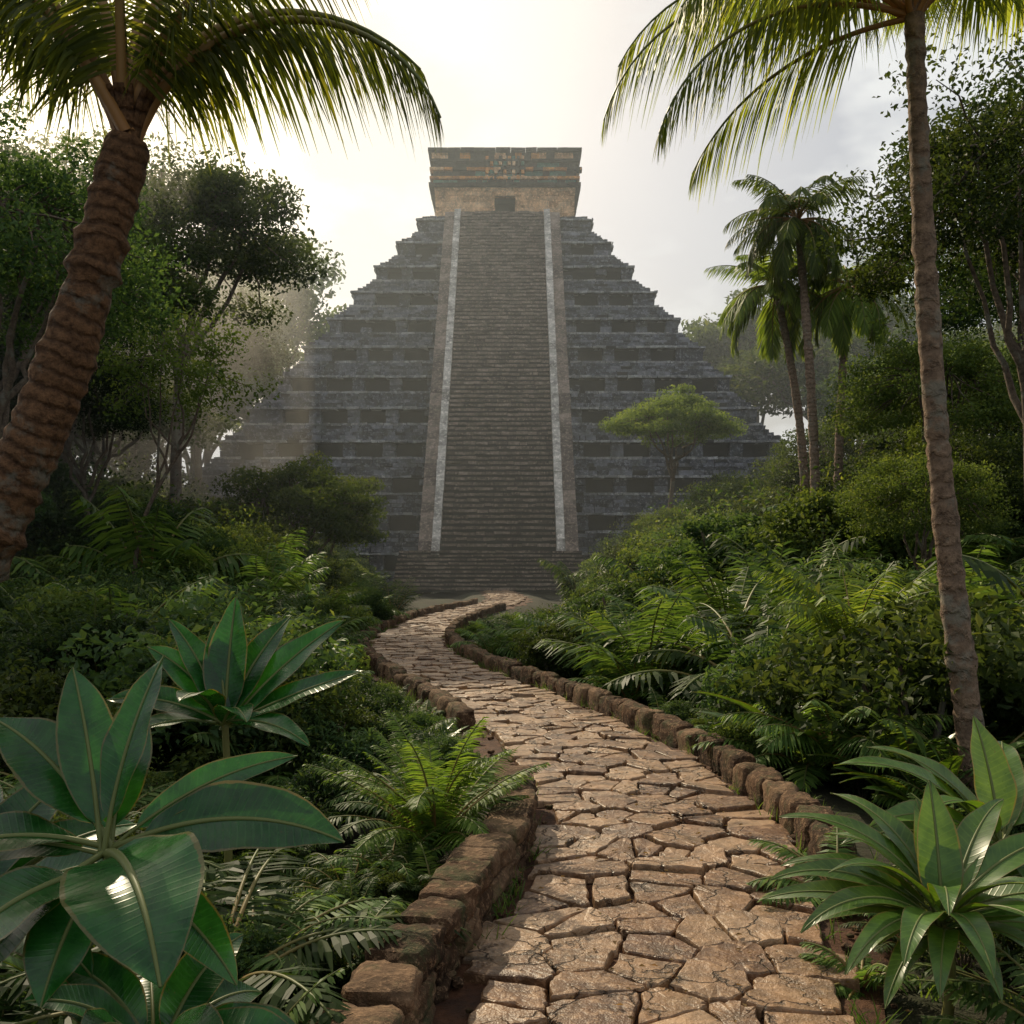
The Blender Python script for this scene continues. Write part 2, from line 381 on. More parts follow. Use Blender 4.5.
for sg in(-1,1):
    xa=SX+sg*4.48; xb=SX+sg*5.15; xc=SX+sg*6.2; y=ys0-.6
    while y<ys1-.2:
        dy=R.uniform(.5,1.3); y2=min(y+dy,ys1)
        for (u,v,up,mt) in ((xa,xb,.42,1),(xb,xc,.1,0)):
            a,b=sorted((u,v)); zz=z0+(y-ys0)*sl+up+R.normal(0,.04); z2=z0+(y2-ys0)*sl+up
            prism(mb,a+.01,b-.01,y+.01,zz,y2-.01,z2,3.2,mt)
        y=y2
obj('balustrades',mb.build('balustrades',[M_step,M_rail]),parent=pyr)
mb=MB()
a,b=SX-5.9,SX+5.9
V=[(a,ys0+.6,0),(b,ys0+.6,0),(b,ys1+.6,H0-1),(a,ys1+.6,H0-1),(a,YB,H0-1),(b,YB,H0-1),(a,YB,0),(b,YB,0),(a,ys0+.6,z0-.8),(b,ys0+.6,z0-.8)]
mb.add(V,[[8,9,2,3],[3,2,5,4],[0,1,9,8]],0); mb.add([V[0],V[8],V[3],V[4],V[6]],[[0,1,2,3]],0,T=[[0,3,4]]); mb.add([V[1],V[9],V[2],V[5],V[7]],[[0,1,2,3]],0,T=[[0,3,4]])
obj('stair_core',mb.build('stair_core',[M_core_shade]),parent=pyr)
mb=MB(); TY=112.0; mats=[M_tan,M_teal,M_rust,M_tdark,M_core_shade]
def trow(z,h,W,yf,mode,gap=None,depth=.8,a=.7,b=1.8,palette=None):
    cx,hx=row(-W,W,a,b)
    if gap:
        l=row(-W,-gap,a,b);r_=row(gap,W,a,b); cx=np.concatenate([l[0],r_[0]]);hx=np.concatenate([l[1],r_[1]])
    n=len(cx)
    mt=np.full(n,mode) if palette is None else R.choice(palette,n)
    boxes(mb,np.stack([cx+PX,np.full(n,yf+depth/2)-R.uniform(0,.06,n),np.full(n,z+h/2)],1),np.stack([hx-.012,np.full(n,depth/2),np.full(n,h/2-.01)],1),mt,.014)
    for sg in(-1,1):
        cy,hy=row(yf+depth,yf+10,1,2); n=len(cy); mt=np.full(n,mode) if palette is None else R.choice(palette,n)
        boxes(mb,np.stack([np.full(n,PX+sg*(W-.4)),cy,np.full(n,z+h/2)],1),np.stack([np.full(n,.4),hy-.01,np.full(n,h/2-.01)],1),mt,.014)
z=H0
for k in range(5):
    trow(z,.64,7.8,TY,0,gap=1.15); z+=.64
trow(z,.5,7.85,TY-.05,0); z+=.5
trow(z,.4,7.9,TY-.1,0); z+=.4
trow(z,.4,8.5,TY-.6,3,depth=1.3); z+=.4
trow(z,.45,8.0,TY-.1,1,a=.5,b=1.1,palette=[1,1,3]); z+=.45
trow(z,.3,8.4,TY-.45,2,depth=1.1,palette=[2,2,0]); z+=.3
trow(z,.7,8.0,TY-.0,3,a=.6,b=1.2,palette=[3,3,1]); z+=.7
trow(z,.3,8.4,TY-.45,2,depth=1.1,palette=[2,0,3]); z+=.3
trow(z,.65,8.05,TY-.05,2,a=.6,b=1.3,palette=[3,1,3,3]); z+=.65
trow(z,.3,8.4,TY-.45,3,depth=1.1,palette=[3]); z+=.3
trow(z,.75,8.2,TY-.2,3,a=.6,b=1.3,palette=[2,3,3,0]); z+=.75
trow(z,.42,8.6,TY-.65,3,depth=1.4,a=1,b=2.4); z+=.42
for q in range(9):
    for w in range(4):
        boxes(mb,[[PX-2+q*.5,TY-.32,44.95+w*.62+.3*(w>1)]],[[.17,.16,.2]],int(R.choice([2,3,1,0])),.02)
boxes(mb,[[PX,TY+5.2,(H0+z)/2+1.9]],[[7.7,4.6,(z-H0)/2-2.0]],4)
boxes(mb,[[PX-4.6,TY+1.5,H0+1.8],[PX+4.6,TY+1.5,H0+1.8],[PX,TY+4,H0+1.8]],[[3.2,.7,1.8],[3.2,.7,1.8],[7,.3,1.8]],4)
obj('summit_temple',mb.build('summit_temple',mats),parent=pyr)
# ---------------------------------------------------------------- plant tools
Z3=np.array([0,0,1.])
def nrm(a): return a/np.maximum(np.linalg.norm(a,axis=-1,keepdims=True),1e-9)
def strips(mb,P,D,Wd,L,W,droop,K=2,mat=0,prof=(.35,1.,.12),leaf_tone=None):
    n=len(P); st=np.linspace(0,1,K+1); pr=np.interp(st,np.linspace(0,1,len(prof)),prof)
    c=P[:,None]+D[:,None]*(L[:,None]*st)[...,None]-Z3*((droop*L)[:,None]*st**2)[...,None]
    w=Wd[:,None]*(W[:,None]*pr/2)[...,None]
    V=np.stack([c-w,c+w],2)
    if leaf_tone is None: leaf_tone=R.random(n)
    A=np.zeros(V.shape); A[:,:,0,0]=-1;A[:,:,1,0]=1;A[...,1]=st[None,:,None];A[...,2]=leaf_tone[:,None,None]
    b=np.arange(n)[:,None]*(2*(K+1))+np.arange(K)[None]*2
    Q=np.stack([b,b+1,b+3,b+2],-1).reshape(-1,4); mb.add(V.reshape(-1,3),Q,mat,A.reshape(-1,3))
def leaves(mb,P,size,mat=0,up=.5,asp=.5,leaf_tone=None):
    n=len(P); nn=nrm(R.normal(0,1,(n,3))*(1-up)+Z3*up*1.0); d=nrm(np.cross(nn,R.normal(0,1,(n,3)))); s=np.cross(nn,d)
    L=size*R.uniform(.6,1.35,n); L_=L[:,None]
    if leaf_tone is None: leaf_tone=R.random(n)
    fold=nn*L_*.12
    V=np.stack([P-d*L_*.5,P+s*L_*asp*.5+fold,P+d*L_*.5-Z3*L_*.1,P-s*L_*asp*.5+fold],1)
    A=np.zeros((n,4,3));A[:,:,2]=leaf_tone[:,None]
    mb.add(V.reshape(-1,3),np.arange(4*n).reshape(-1,4),mat,A.reshape(-1,3))
def tube(mb,P,r,n=8,mat=0,jit=0.):
    P=np.asarray(P,float);r=np.asarray(r,float);T=nrm(np.gradient(P,axis=0)); m=nrm(P[-1]-P[0])
    ref=np.array([1.,0,0]) if abs(m[2])>.7 else Z3
    a=nrm(np.cross(T,ref));b=np.cross(T,a); th_=np.arange(n)/n*2*math.pi
    rr=r[:,None]*(1+jit*R.normal(0,1,(len(P),n)))
    V=P[:,None]+(a[:,None]*np.cos(th_)[None,:,None]+b[:,None]*np.sin(th_)[None,:,None])*rr[...,None]
    s=np.concatenate([[0],np.cumsum(np.linalg.norm(np.diff(P,axis=0),axis=1))])
    A=np.zeros(V.shape);A[...,1]=s[:,None];A[...,0]=th_[None];A[...,2]=.5
    I=np.arange(len(P)*n).reshape(len(P),n);J=np.roll(I,-1,1)
    mb.add(V.reshape(-1,3),np.stack([I[:-1],J[:-1],J[1:],I[1:]],-1).reshape(-1,4),mat,A.reshape(-1,3))
def curve(P0,az,e0,L,bend,M=16,pw_=1.2,azb=0.):
    t=np.linspace(0,1,M+1); el=e0-bend*t**pw_; a=az+azb*t
    T=np.stack([np.cos(el)*np.cos(a),np.cos(el)*np.sin(a),np.sin(el)],1)
    P=np.asarray(P0)+np.concatenate([[[0,0,0]],np.cumsum((T[:-1]+T[1:])/2*L/M,axis=0)])
    S=np.stack([-np.sin(a),np.cos(a),0*a],1)
    Nn=np.stack([-np.sin(el)*np.cos(a),-np.sin(el)*np.sin(a),np.cos(el)],1)
    return t,P,T,S,Nn
def frond(mb,P0,az,e0,L,bend,n=40,ll=.4,lw=.03,hang=.3,r0=.015,start=.14,K=2,a0=20,a1=60,lift=.1,droop=.3,lm=0,sm=1,azb=0.):
    M=18; t,P,T,S,Nn=curve(P0,az,e0,L,bend,M,azb=azb)
    tube(mb,P,r0*(1-.85*t)+.002,5,sm)
    mb.A[-1][:,1]=np.repeat(t,5)
    ti=np.linspace(start,.995,n)
    for sg in(-1,1):
        tj=np.clip(ti+R.normal(0,.25/n,n),0,1)
        f=lambda Z:np.stack([np.interp(tj,t,Z[:,k]) for k in range(3)],1)
        p,tt,s_,nn=f(P),nrm(f(T)),nrm(f(S)),nrm(f(Nn))
        an=np.radians(a0+(a1-a0)*tj)+R.normal(0,.06,n)
        D=s_*sg*np.cos(an)[:,None]+tt*np.sin(an)[:,None]+nn*(lift+R.normal(0,.08,(n,1)))-Z3*hang
        D=nrm(D); W=nrm(np.cross(D,nn)+nn*R.normal(0,.25,(n,1)))
        Lf=ll*np.clip(np.sin(np.pi*(.13+.82*tj)),.05,1)**.75*R.uniform(.85,1.1,n)
        strips(mb,p,D,W,Lf,np.full(n,lw)*R.uniform(.8,1.15,n),np.full(n,droop)*R.uniform(.6,1.5,n),K,lm,prof=(.4,1.,.75,.08) if K>2 else (.5,1.,.1))
def bigleaf(mb,P0,az,e0,L,W,bend,roll=0.,fold=.22,K=18,M=6,pet=.25,lm=0,sm=1,azb=0.,tipw=.75,wav=.03):
    t,P,T,S,Nn=curve(P0,az,e0,L*(1+pet),bend,K,1.3,azb)
    tube(mb,P,W*.045*(1-.8*t)+.002,6,sm); mb.A[-1][:,1]=.9
    t0=pet/(1+pet); tb=np.linspace(t0,1,K+1); f=lambda Z:np.stack([np.interp(tb,t,Z[:,k]) for k in range(3)],1)
    P,T,S,Nn=f(P),nrm(f(T)),nrm(f(S)),nrm(f(Nn)); q=np.linspace(0,1,K+1)
    S2=S*math.cos(roll)+Nn*math.sin(roll); N2=Nn*math.cos(roll)-S*math.sin(roll)
    w=np.clip(np.sin(np.pi*np.clip(q,0,1)**tipw),0,1)**.8*W/2+.002
    x=np.linspace(-1,1,2*M+1); ph=R.uniform(0,6)
    V=P[:,None]+S2[:,None]*(x[None]*w[:,None])[...,None]+N2[:,None]*((fold*np.abs(x)[None]**1.3*w[:,None])+ (wav*W*np.abs(x)[None]**2*np.sin(q*17+ph)[:,None]*np.sign(x)[None]))[...,None]
    A=np.zeros(V.shape);A[...,0]=x[None];A[...,1]=q[:,None];A[...,2]=R.random()
    I=np.arange(V.shape[0]*V.shape[1]).reshape(V.shape[:2])
    mb.add(V.reshape(-1,3),np.stack([I[:-1,:-1],I[:-1,1:],I[1:,1:],I[1:,:-1]],-1).reshape(-1,4),lm,A.reshape(-1,3))
def tree(name,h,cr,ch,tr,leafn,ls,lean=(0,0),mats=None,ncl=60,clr=.22,flat=.55,cbase=None,wob=.15,prim=7,shell=.55):
    mb=MB(); cb=h-ch if cbase is None else cbase
    top=np.array([lean[0],lean[1],cb]); k=np.linspace(0,1,12)
    ph=R.uniform(0,6,2)
    P=np.stack([top[0]*k**1.3+wob*np.sin(k*5+ph[0])*k,top[1]*k+wob*np.sin(k*4+ph[1])*k,k*cb-.3*(1-k)],1)
    tube(mb,P,tr*(1-.45*k)+tr*.6*np.exp(-k*14),9,1,.04); top=P[-1]
    cen=top+np.array([0,0,ch*.45])
    prs=[]
    for i in range(prim):
        a=i/prim*6.283+R.uniform(-.3,.3); e=R.uniform(.35,1.3); q=cen+np.array([math.cos(a)*math.cos(e)*cr*.6,math.sin(a)*math.cos(e)*cr*.6,math.sin(e)*ch*.3-.05*ch])
        u=np.linspace(0,1,7)[:,None]; base=P[-1-(i%3)]
        mid=base*(1-u)+q*u+np.array([0,0,-.08*ch])*np.sin(u*3.14)+R.normal(0,.03*cr,(7,3))*np.sin(u*3.14)
        tube(mb,mid,tr*.5*(1-.65*u[:,0]),6,1); prs.append((q,tr*.18))
    C=[]
    while len(C)<ncl:
        v=R.normal(0,1,3);v/=np.linalg.norm(v); r_=R.uniform(shell,1)
        if v[2]<-.35: continue
        C.append(cen+v*r_*np.array([cr,cr,ch*.55])*R.uniform(.8,1.08))
    C=np.array(C)
    for c in C:
        q,r_=min(prs,key=lambda pq:np.linalg.norm(pq[0]-c)); u=np.linspace(0,1,5)[:,None]
        tube(mb,q*(1-u)+c*u+R.normal(0,.02*cr,(5,3))*np.sin(u*3.14),r_*(1-.75*u[:,0])+.004,4,1)
    per=leafn//ncl
    for c in C:
        rr_=clr*cr*R.uniform(.65,1.35); v=nrm(R.normal(0,1,(per,3))); q=c+v*(R.uniform(.1,1.15,(per,1))**.6)*rr_*np.array([1,1,flat])
        toplit=np.clip(.35+.35*v[:,2]+R.normal(0,.18,per)+R.normal(0,.08),0,1)  # light painted into leaf colour: clump tops lighter, undersides darker, plus random variation
        leaves(mb,q,ls,0,.45,.55,toplit)
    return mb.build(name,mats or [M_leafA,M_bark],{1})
def shrub(name,ncl,leafn,ls,mat,cr=.55,clr=.17,asp=.55):
    mb=MB()
    for i in range(7):
        a=R.uniform(0,6.28);u=np.linspace(0,1,5); r_=R.uniform(.1,.35)
        tube(mb,np.stack([np.cos(a)*r_*u,np.sin(a)*r_*u,u*.75-.05],1),.018*(1-.7*u),4,1)
    per=leafn//ncl
    for i in range(ncl):
        v=R.normal(0,1,3);v/=np.linalg.norm(v);v[2]=abs(v[2])*1.0-.15; k=R.uniform(.55,1)
        c=np.array([v[0]*cr*k,v[1]*cr*k,.42+v[2]*.44*k]); rr_=clr*R.uniform(.6,1.35)
        w=nrm(R.normal(0,1,(per,3))); q=c+w*(R.uniform(.3,1,(per,1))**.5)*rr_*np.array([1,1,.7])
        leaves(mb,q,ls,0,.42,asp,np.clip(.35+.38*w[:,2]+R.normal(0,.2,per),0,1))  # leaf colour carries painted top light, darker beneath each clump, with random scatter
    q=np.stack([R.normal(0,cr*.6,ncl*12),R.normal(0,cr*.6,ncl*12),R.uniform(.2,1.0,ncl*12)],1); q=q[(q[:,0]/cr)**2+(q[:,1]/cr)**2+((q[:,2]-.4)/.62)**2<1.25]
    leaves(mb,q,ls,0,.4,asp)
    return mb.build(name,[mat,M_bark],{1},norm=True)
def fernplant(name,nf,L,n,ll,lw,mat,e=(45,80),bend=(60,100),hang=.15):
    mb=MB()
    for i in range(nf):
        az=i/nf*6.283+R.normal(0,.2); frond(mb,(0,0,0),az,rad(R.uniform(*e)),L*R.uniform(.75,1.1),rad(R.uniform(*bend)),n,ll,lw,hang=hang,r0=.012*L,start=.1,a0=5,a1=40)
    return mb.build(name,[mat,M_stem],{1},norm=True)
def rosette(name,nl,L,W,mat,e=(30,80),bend=(30,80),fold=.25):
    mb=MB()
    for i in range(nl):
        bigleaf(mb,(0,0,0),i*2.4+R.normal(0,.2),rad(R.uniform(*e)),L*R.uniform(.7,1.1),W*R.uniform(.8,1.2),rad(R.uniform(*bend)),R.normal(0,.2),fold,K=10,M=2,pet=.3)
    return mb.build(name,[mat,M_stem],{0,1},norm=True)
FERN=[fernplant('fern_a',15,1.2,36,.24,.028,M_fern),fernplant('fern_b',12,1.2,30,.28,.034,M_fern,(55,88),(50,105),.25),fernplant('fern_c',18,1.0,40,.18,.022,M_fern,(40,80),(50,90))]
PALML=[fernplant('palmlet_a',15,1.5,36,.38,.03,M_fern,(62,89),(40,85),.3),fernplant('palmlet_b',13,1.4,30,.4,.036,M_fern,(60,88),(60,100),.4)]
SPK=[fernplant('spiky_palmlet',22,1.2,22,.4,.022,M_leafB,(20,89),(10,50),.05)]
ROS=[rosette('broad_a',12,.7,.2,M_broad),rosette('broad_b',14,.8,.14,M_broad2,(45,85),(40,110)),rosette('broad_c',9,.7,.3,M_broad,(40,85),(50,90))]
SHR=[shrub('shrub_a',30,6000,.045,M_leafA),shrub('shrub_b',32,6000,.045,M_leafB),shrub('shrub_c',26,5000,.055,M_leafC,asp=.35),shrub('shrub_d',28,5000,.06,M_leafB,asp=.3)]
BIG=[shrub('thicket_a',55,13000,.034,M_leafA,.6,.13),shrub('thicket_b',48,12000,.036,M_leafC,.62,.15),shrub('thicket_c',60,13000,.032,M_leafB,.55,.12)]
EU=[-400,0,100,190,215,300,370,392,402,560,576,600,650,700,800,900,1024,1500]
EV=[330,380,420,440,490,500,540,594,606,600,552,515,486,470,445,425,400,380]
NU=[-400,0,200,330,340,560,720,860,900,1500]
NV=[600,700,760,800,880,880,900,860,760,700]
pathpts=PL[::6]
def allow(x,y,r):
    if y<.5: return 1
    u=512+x/y*1000; ru=r/y*1000
    us=(u,u-ru*.8,u+ru*.8,u-ru*.4,u+ru*.4)
    v=max(np.interp(q,EU,EV) for q in us)
    zt=2.2+(560-v)*y/1000
    if y<8.5: zt=min(zt,2.2+(560-max(np.interp(q,NU,NV) for q in us[:3]))*y/1000)
    for q in pathpts:
        if q[1]>y+.3 and q[1]<62:
            uq=512+q[0]/q[1]*1000; hw=HW/q[1]*1000
            if abs(uq-u)<ru*1.05+hw: zt=min(zt,2.2-2.17*(y/q[1]))
    return zt
under=empty('jungle_undergrowth')
AVO=[(-.55,7.5,.7),(-.5,6.5,.4),(-1.87,6.5,.45),(-1.62,4,.4),(2.12,4.9,.6)]
def scatter(n,y0,y1,hr,kinds,xr,parent,nm,minh=.3,xs=None):
    k=0;tries=0
    while k<n and tries<n*14:
        tries+=1
        y=y0+(y1-y0)*R.random()**.8; hwid=xr*y/2+2; x=R.uniform(-hwid,hwid)
        if xs and x*xs<0: continue
        h=R.uniform(*hr); d=float(pdist(x,y))
        if any(math.hypot(x-a,y-b)<c for a,b,c in AVO): continue
        if abs(x-SX+.6)<7.6 and y>66: continue
        if y>76 and abs(x-PX)<34 : continue
        me=kinds[int(R.integers(len(kinds)))]; rr=me['rr']
        g=float(ground(x,y)); room=d-HW-.22
        if room<.25: continue
        h=min(h,room/rr*1.15)
        for _ in range(3):
            al=allow(x,y,h*rr)-g
            if al>=h: break
            h=max(al*.98,h*.7)
        al=allow(x,y,h*rr)-g
        if al<h*.97 or h<minh: continue
        ws=h*R.uniform(.95,1.15)
        obj(nm,me,(x,y,g-.04),parent,R.uniform(0,6.28),(ws,ws,h)); k+=1
scatter(190,3.3,14,(.45,1.0),FERN,1.15,under,'fern',minh=.18)
scatter(150,4.0,14,(.4,.95),SHR,1.15,under,'shrub',minh=.2)
scatter(44,4.5,16,(.7,1.4),PALML+SPK+ROS[1:2],1.15,under,'broad_leaf_plant')
scatter(260,12,34,(.8,2.0),FERN+PALML,1.15,under,'fern')
scatter(330,10,36,(.9,2.8),SHR+SHR+BIG,1.15,under,'shrub')
scatter(80,12,32,(1.2,2.8),PALML+SPK,1.15,under,'palmlet')
scatter(18,12,26,(.9,1.6),ROS,1.15,under,'broad_leaf_plant')
scatter(340,30,78,(2.5,7.5),BIG,1.2,under,'thicket',minh=.6)
scatter(200,28,74,(1.2,3.0),SHR+FERN,1.2,under,'shrub',minh=.4)
scatter(120,26,70,(1.6,3.4),PALML+SPK+FERN,1.0,under,'palmlet',minh=.6)
for i in range(60):
    y=R.uniform(28,75); x=-y*R.uniform(.33,.62); g=float(ground(x,y)); h=R.uniform(4,8)*(y/60)**.5
    obj('thicket',BIG[i%3],(x,y,g-.1),under,R.uniform(0,6.28),h)
for i in range(56):
    y=R.uniform(30,80); x=y*R.uniform(.38,.68); g=float(ground(x,y)); h=R.uniform(4.5,8.5)*(y/60)**.5
    obj('thicket',BIG[i%3],(x,y,g-.1),under,R.uniform(0,6.28),h)
for i in range(46):
    y=R.uniform(4.6,7.2); x=R.uniform(-1.55,-.45)
    if float(pdist(x,y))<1.62: continue
    h=R.uniform(.2,.42); obj('fern',(FERN+SHR)[i%7],(x,y,float(ground(x,y))-.04),under,i*1.9,(h*.9,h*.9,h))
for i,(x,y,h) in enumerate([(4.4,20,2.9),(3.1,45,2.6),(-5.0,42,2.2),(-7.6,30,3.3),(3.8,15,2.2),(2.1,17,1.35),(-8.6,36,3.8),(-10.9,30,4.6),(6.2,24,3.4),(5.6,17,2.9),(7.8,28,3.4),(-6.2,22,2.7),(-4.6,17,2.0),(5.0,33,3.0),(9.5,36,3.6),(7.0,16,3.0),(4.9,13.5,2.5),(-5.4,13,2.2)]):
    g=float(ground(x,y)); obj('understory_palm',(PALML+SPK)[i%3],(x,y,g-.05),None,i*1.3,(h*.8,h*.8,h))
# ---------------------------------------------------------------- custom foreground plants
def plant(name,B,specs,mats,stalk=True,**k):
    mb=MB(); 
    for (az,e,L,W,bd,ro) in specs: bigleaf(mb,(R.normal(0,.015),R.normal(0,.015),R.uniform(-.06,.02)),rad(az),rad(e),L,W,rad(bd),rad(ro),**k)
    if stalk:
        g=float(ground(B[0],B[1])); u=np.linspace(0,1,6); tube(mb,np.stack([.03*np.sin(u*3),0*u,(g-B[2]-.05)*(1-u)],1),.03-.008*u,7,1); mb.A[-1][:,1]=.7
    return obj(name,mb.build(name,mats,{0,1}),B)
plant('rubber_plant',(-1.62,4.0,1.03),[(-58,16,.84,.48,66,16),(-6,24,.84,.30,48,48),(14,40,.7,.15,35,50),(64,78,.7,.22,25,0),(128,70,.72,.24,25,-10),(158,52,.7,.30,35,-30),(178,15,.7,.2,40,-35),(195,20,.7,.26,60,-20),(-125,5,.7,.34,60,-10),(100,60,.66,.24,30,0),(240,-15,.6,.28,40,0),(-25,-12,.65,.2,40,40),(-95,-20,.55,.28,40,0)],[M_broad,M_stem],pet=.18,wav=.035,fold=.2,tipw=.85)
plant('rubber_plant',(-2.3,4.2,.7),[(i*47,R.uniform(10,70),.72,.26,50,(-20 if 90<(i*47)%360<270 else 25)) for i in range(13)],[M_broad,M_stem],pet=.18,wav=.03,fold=.2,tipw=.85)
plant('rubber_plant',(-1.35,3.75,.35),[(i*51+10,R.uniform(10,65),.5,.2,60,(-20 if 90<(i*51+10)%360<270 else 25)) for i in range(11)],[M_broad,M_stem],pet=.18,wav=.03,fold=.2,tipw=.85)
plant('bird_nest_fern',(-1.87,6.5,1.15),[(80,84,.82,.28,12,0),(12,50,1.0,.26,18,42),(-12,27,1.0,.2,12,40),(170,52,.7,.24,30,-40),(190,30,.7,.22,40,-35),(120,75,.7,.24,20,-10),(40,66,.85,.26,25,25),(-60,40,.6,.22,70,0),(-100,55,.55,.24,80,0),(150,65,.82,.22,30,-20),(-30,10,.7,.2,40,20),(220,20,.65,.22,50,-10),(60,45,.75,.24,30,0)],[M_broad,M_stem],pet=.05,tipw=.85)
sp=[(175,45,.62,.13,70,-25),(150,60,.7,.14,75,-10),(200,40,.6,.12,80,-20),(215,25,.55,.13,70,0),(235,45,.55,.13,90,0),(265,40,.5,.12,90,0),(290,45,.55,.14,80,0),(330,40,.6,.14,70,20),(10,50,.65,.14,60,25),(45,60,.65,.15,60,0),(85,82,.5,.18,20,0),(120,65,.65,.14,70,0),(160,25,.6,.13,50,-25),(190,65,.5,.12,90,0),(250,65,.45,.12,100,0),(310,65,.5,.12,90,0),(0,20,.6,.14,50,30)]
plant('banana_plant',(2.12,4.9,.42),[(a,e,l*1.3,w*1.2,b,r) for a,e,l,w,b,r in sp]+[(s[0]+9,s[1]-12,s[2]*1.1,s[3],s[4],s[5]) for s in sp[:12]],[M_broad2,M_stem],pet=.15)
plant('banana_plant',(2.75,5.6,.55),[(a+20,e,l*1.3,w*1.5,b,r) for a,e,l,w,b,r in sp[:14]],[M_broad2,M_stem],pet=.2)
def fernobj(name,loc,nf,L,n,ll,lw,e,bend,mat=M_fern,h=.2):
    mb=MB()
    for i in range(nf): frond(mb,(0,0,0),i/nf*6.283+R.normal(0,.15),rad(R.uniform(*e)),L*R.uniform(.75,1.1),rad(R.uniform(*bend)),n,ll,lw,hang=h,r0=.012,start=.12,a0=10,a1=45)
    return obj(name,mb.build(name,[mat,M_stem],{1}),loc)
M_bfern=leafmat('bright_fern',(.06,.10,.015),(.13,.19,.035),tl=2,rough=.5)
M_bfern2=leafmat('bright_green_fern',(.065,.115,.016),(.14,.21,.04),tl=2.0,rough=.5,warm=1.05)  # brighter green leaf colour than the other ferns
fernobj('fern',(-.58,7.6,-.05),32,1.2,60,.18,.017,(50,90),(40,90),M_bfern2)
fernobj('fern',(-.5,6.7,-.3),16,.75,40,.15,.016,(30,75),(50,95),M_bfern)
fernobj('fern',(2.15,6.6,-.1),16,.7,40,.15,.02,(30,75),(50,95),M_fern)
fernobj('fern',(1.85,5.3,-.1),12,.42,34,.10,.014,(30,75),(60,100),M_fern)
fernobj('tree_fern',(4.1,12.0,.9),14,1.7,48,.38,.03,(45,88),(50,95),M_bfern,.45)
fernobj('tree_fern',(3.3,10.2,.1),14,1.3,40,.3,.026,(45,85),(60,100),M_fern,.45)
fernobj('tree_fern',(-3.9,12.5,.6),14,1.4,40,.32,.03,(45,85),(60,100),M_fern,.45)
mb=MB()
for i in range(300):
    y=R.uniform(4.5,34); sd=R.choice([-1,1]); x,yy,_,_=pw(s_at_y(y),sd*R.choice([1.0,1.42])*R.uniform(.97,1.06)); n=14
    P=np.stack([x+R.normal(0,.04,n),yy+R.normal(0,.04,n),np.full(n,-.05)],1); D=nrm(np.stack([R.normal(0,.4,n),R.normal(0,.4,n),np.ones(n)],1)); W=nrm(np.cross(D,R.normal(0,1,(n,3))))
    strips(mb,P,D,W,R.uniform(.1,.3,n),np.full(n,.01),R.uniform(.1,.5,n),3,0,(1,.8,.5,.1))
obj('grass',mb.build('grass',[M_fern]))
mb=MB(); n=1100; s_=R.uniform(0,s_at_y(30),n); t_=R.normal(0,.8,n).clip(-1.25,1.25); x,y,_,_=pw(s_,t_)
leaves(mb,np.stack([x,y,np.where(np.abs(t_)<HW,.035,0.)+R.uniform(0,.01,n)],1),.04,0,.9); obj('leaf_litter',mb.build('leaf_litter',[M_dry]))
mb=MB()
for i in range(200):
    x,y,_,_=pw(R.uniform(1.5,s_at_y(16)),R.choice([-1,1])*R.uniform(.85,1.25)); q=R.uniform(.01,.035); rblock(mb,(x,y,-.02+q*.4),(q*1.3,q,q*.7),R.uniform(0,3),pn=3,amp=.25)
obj('gravel',mb.build('gravel',[M_wall],{0}))
# ---------------------------------------------------------------- palms
def palm(name,base,top,r0,r1,bow,fr,L,n,ll,lw,mat,bmat,hang=.5,stem=.03,K=3,droop=.35):
    mb=MB(); base=np.array(base,float); top=np.array(top,float); k=np.linspace(0,1,110)[:,None]
    P=base*(1-k)+top*k+np.asarray(bow)*np.sin(k*math.pi); k=k[:,0]
    saw=1+.07*R.normal(0,1,110)
    tube(mb,P-base,(r0*(1-k)+r1*k+r0*.5*np.exp(-k*18))*saw,18,2,.03)
    c=top-base
    for i in range(16):
        a=i*2.4; tube(mb,curve(c-Z3*.12*r1/.14,a,rad(80),.5*r1/.14*.9,rad(25),5)[1],np.linspace(r1*.38,r1*.12,6),6,2)
    for (az,e,Lf,bd) in fr:
        frond(mb,c+R.normal(0,.02,3),rad(az),rad(e),L*Lf,rad(bd),n,ll,lw,hang=hang,r0=stem,start=.2,K=K,a0=25,a1=60,lift=.05,droop=droop)
    return obj(name,mb.build(name,[mat,M_stem,bmat],{1,2}),tuple(base))
frL=[(5,70,.98,140),(24,74,.95,112),(-14,78,.9,105),(62,76,1.05,50),(130,72,1.05,60),(160,68,1.0,80),(195,70,1.0,70),(285,80,.8,50),(15,84,1.15,48),(165,84,1.1,40),(205,62,.9,55),(95,80,1.1,40)]
palm('coconut_palm',(-5.3,5.7,-.5),(-2.3,6.0,4.72),.23,.13,(.55,0,-.1),frL,2.5,84,.52,.024,M_palm,M_palmbark,stem=.042,hang=.8,droop=.5)
frR=[(182,26,1.08,100),(172,42,1.0,105),(192,8,.95,80),(205,25,.9,80),(168,-5,.8,60),(215,60,.9,90),(235,40,.9,90),(130,55,1,70),(100,60,1,70),(70,60,1,70),(40,55,1,80),(10,50,1,90),(-20,50,1,90),(-50,55,.9,90),(270,60,.8,90)]
palm('slender_palm',(4.28,9.0,-.5),(3.62,9.0,7.1),.125,.082,(-.12,0,0),frR,3.1,84,.62,.028,M_palm,M_slim,stem=.028,hang=.8,droop=.5)
def ring(n,e=(-30,80)):
    return [(i*360/n*3.0+i*17+R.normal(0,8),R.uniform(*e),R.uniform(.8,1.1),R.uniform(60,110)) for i in range(n)]
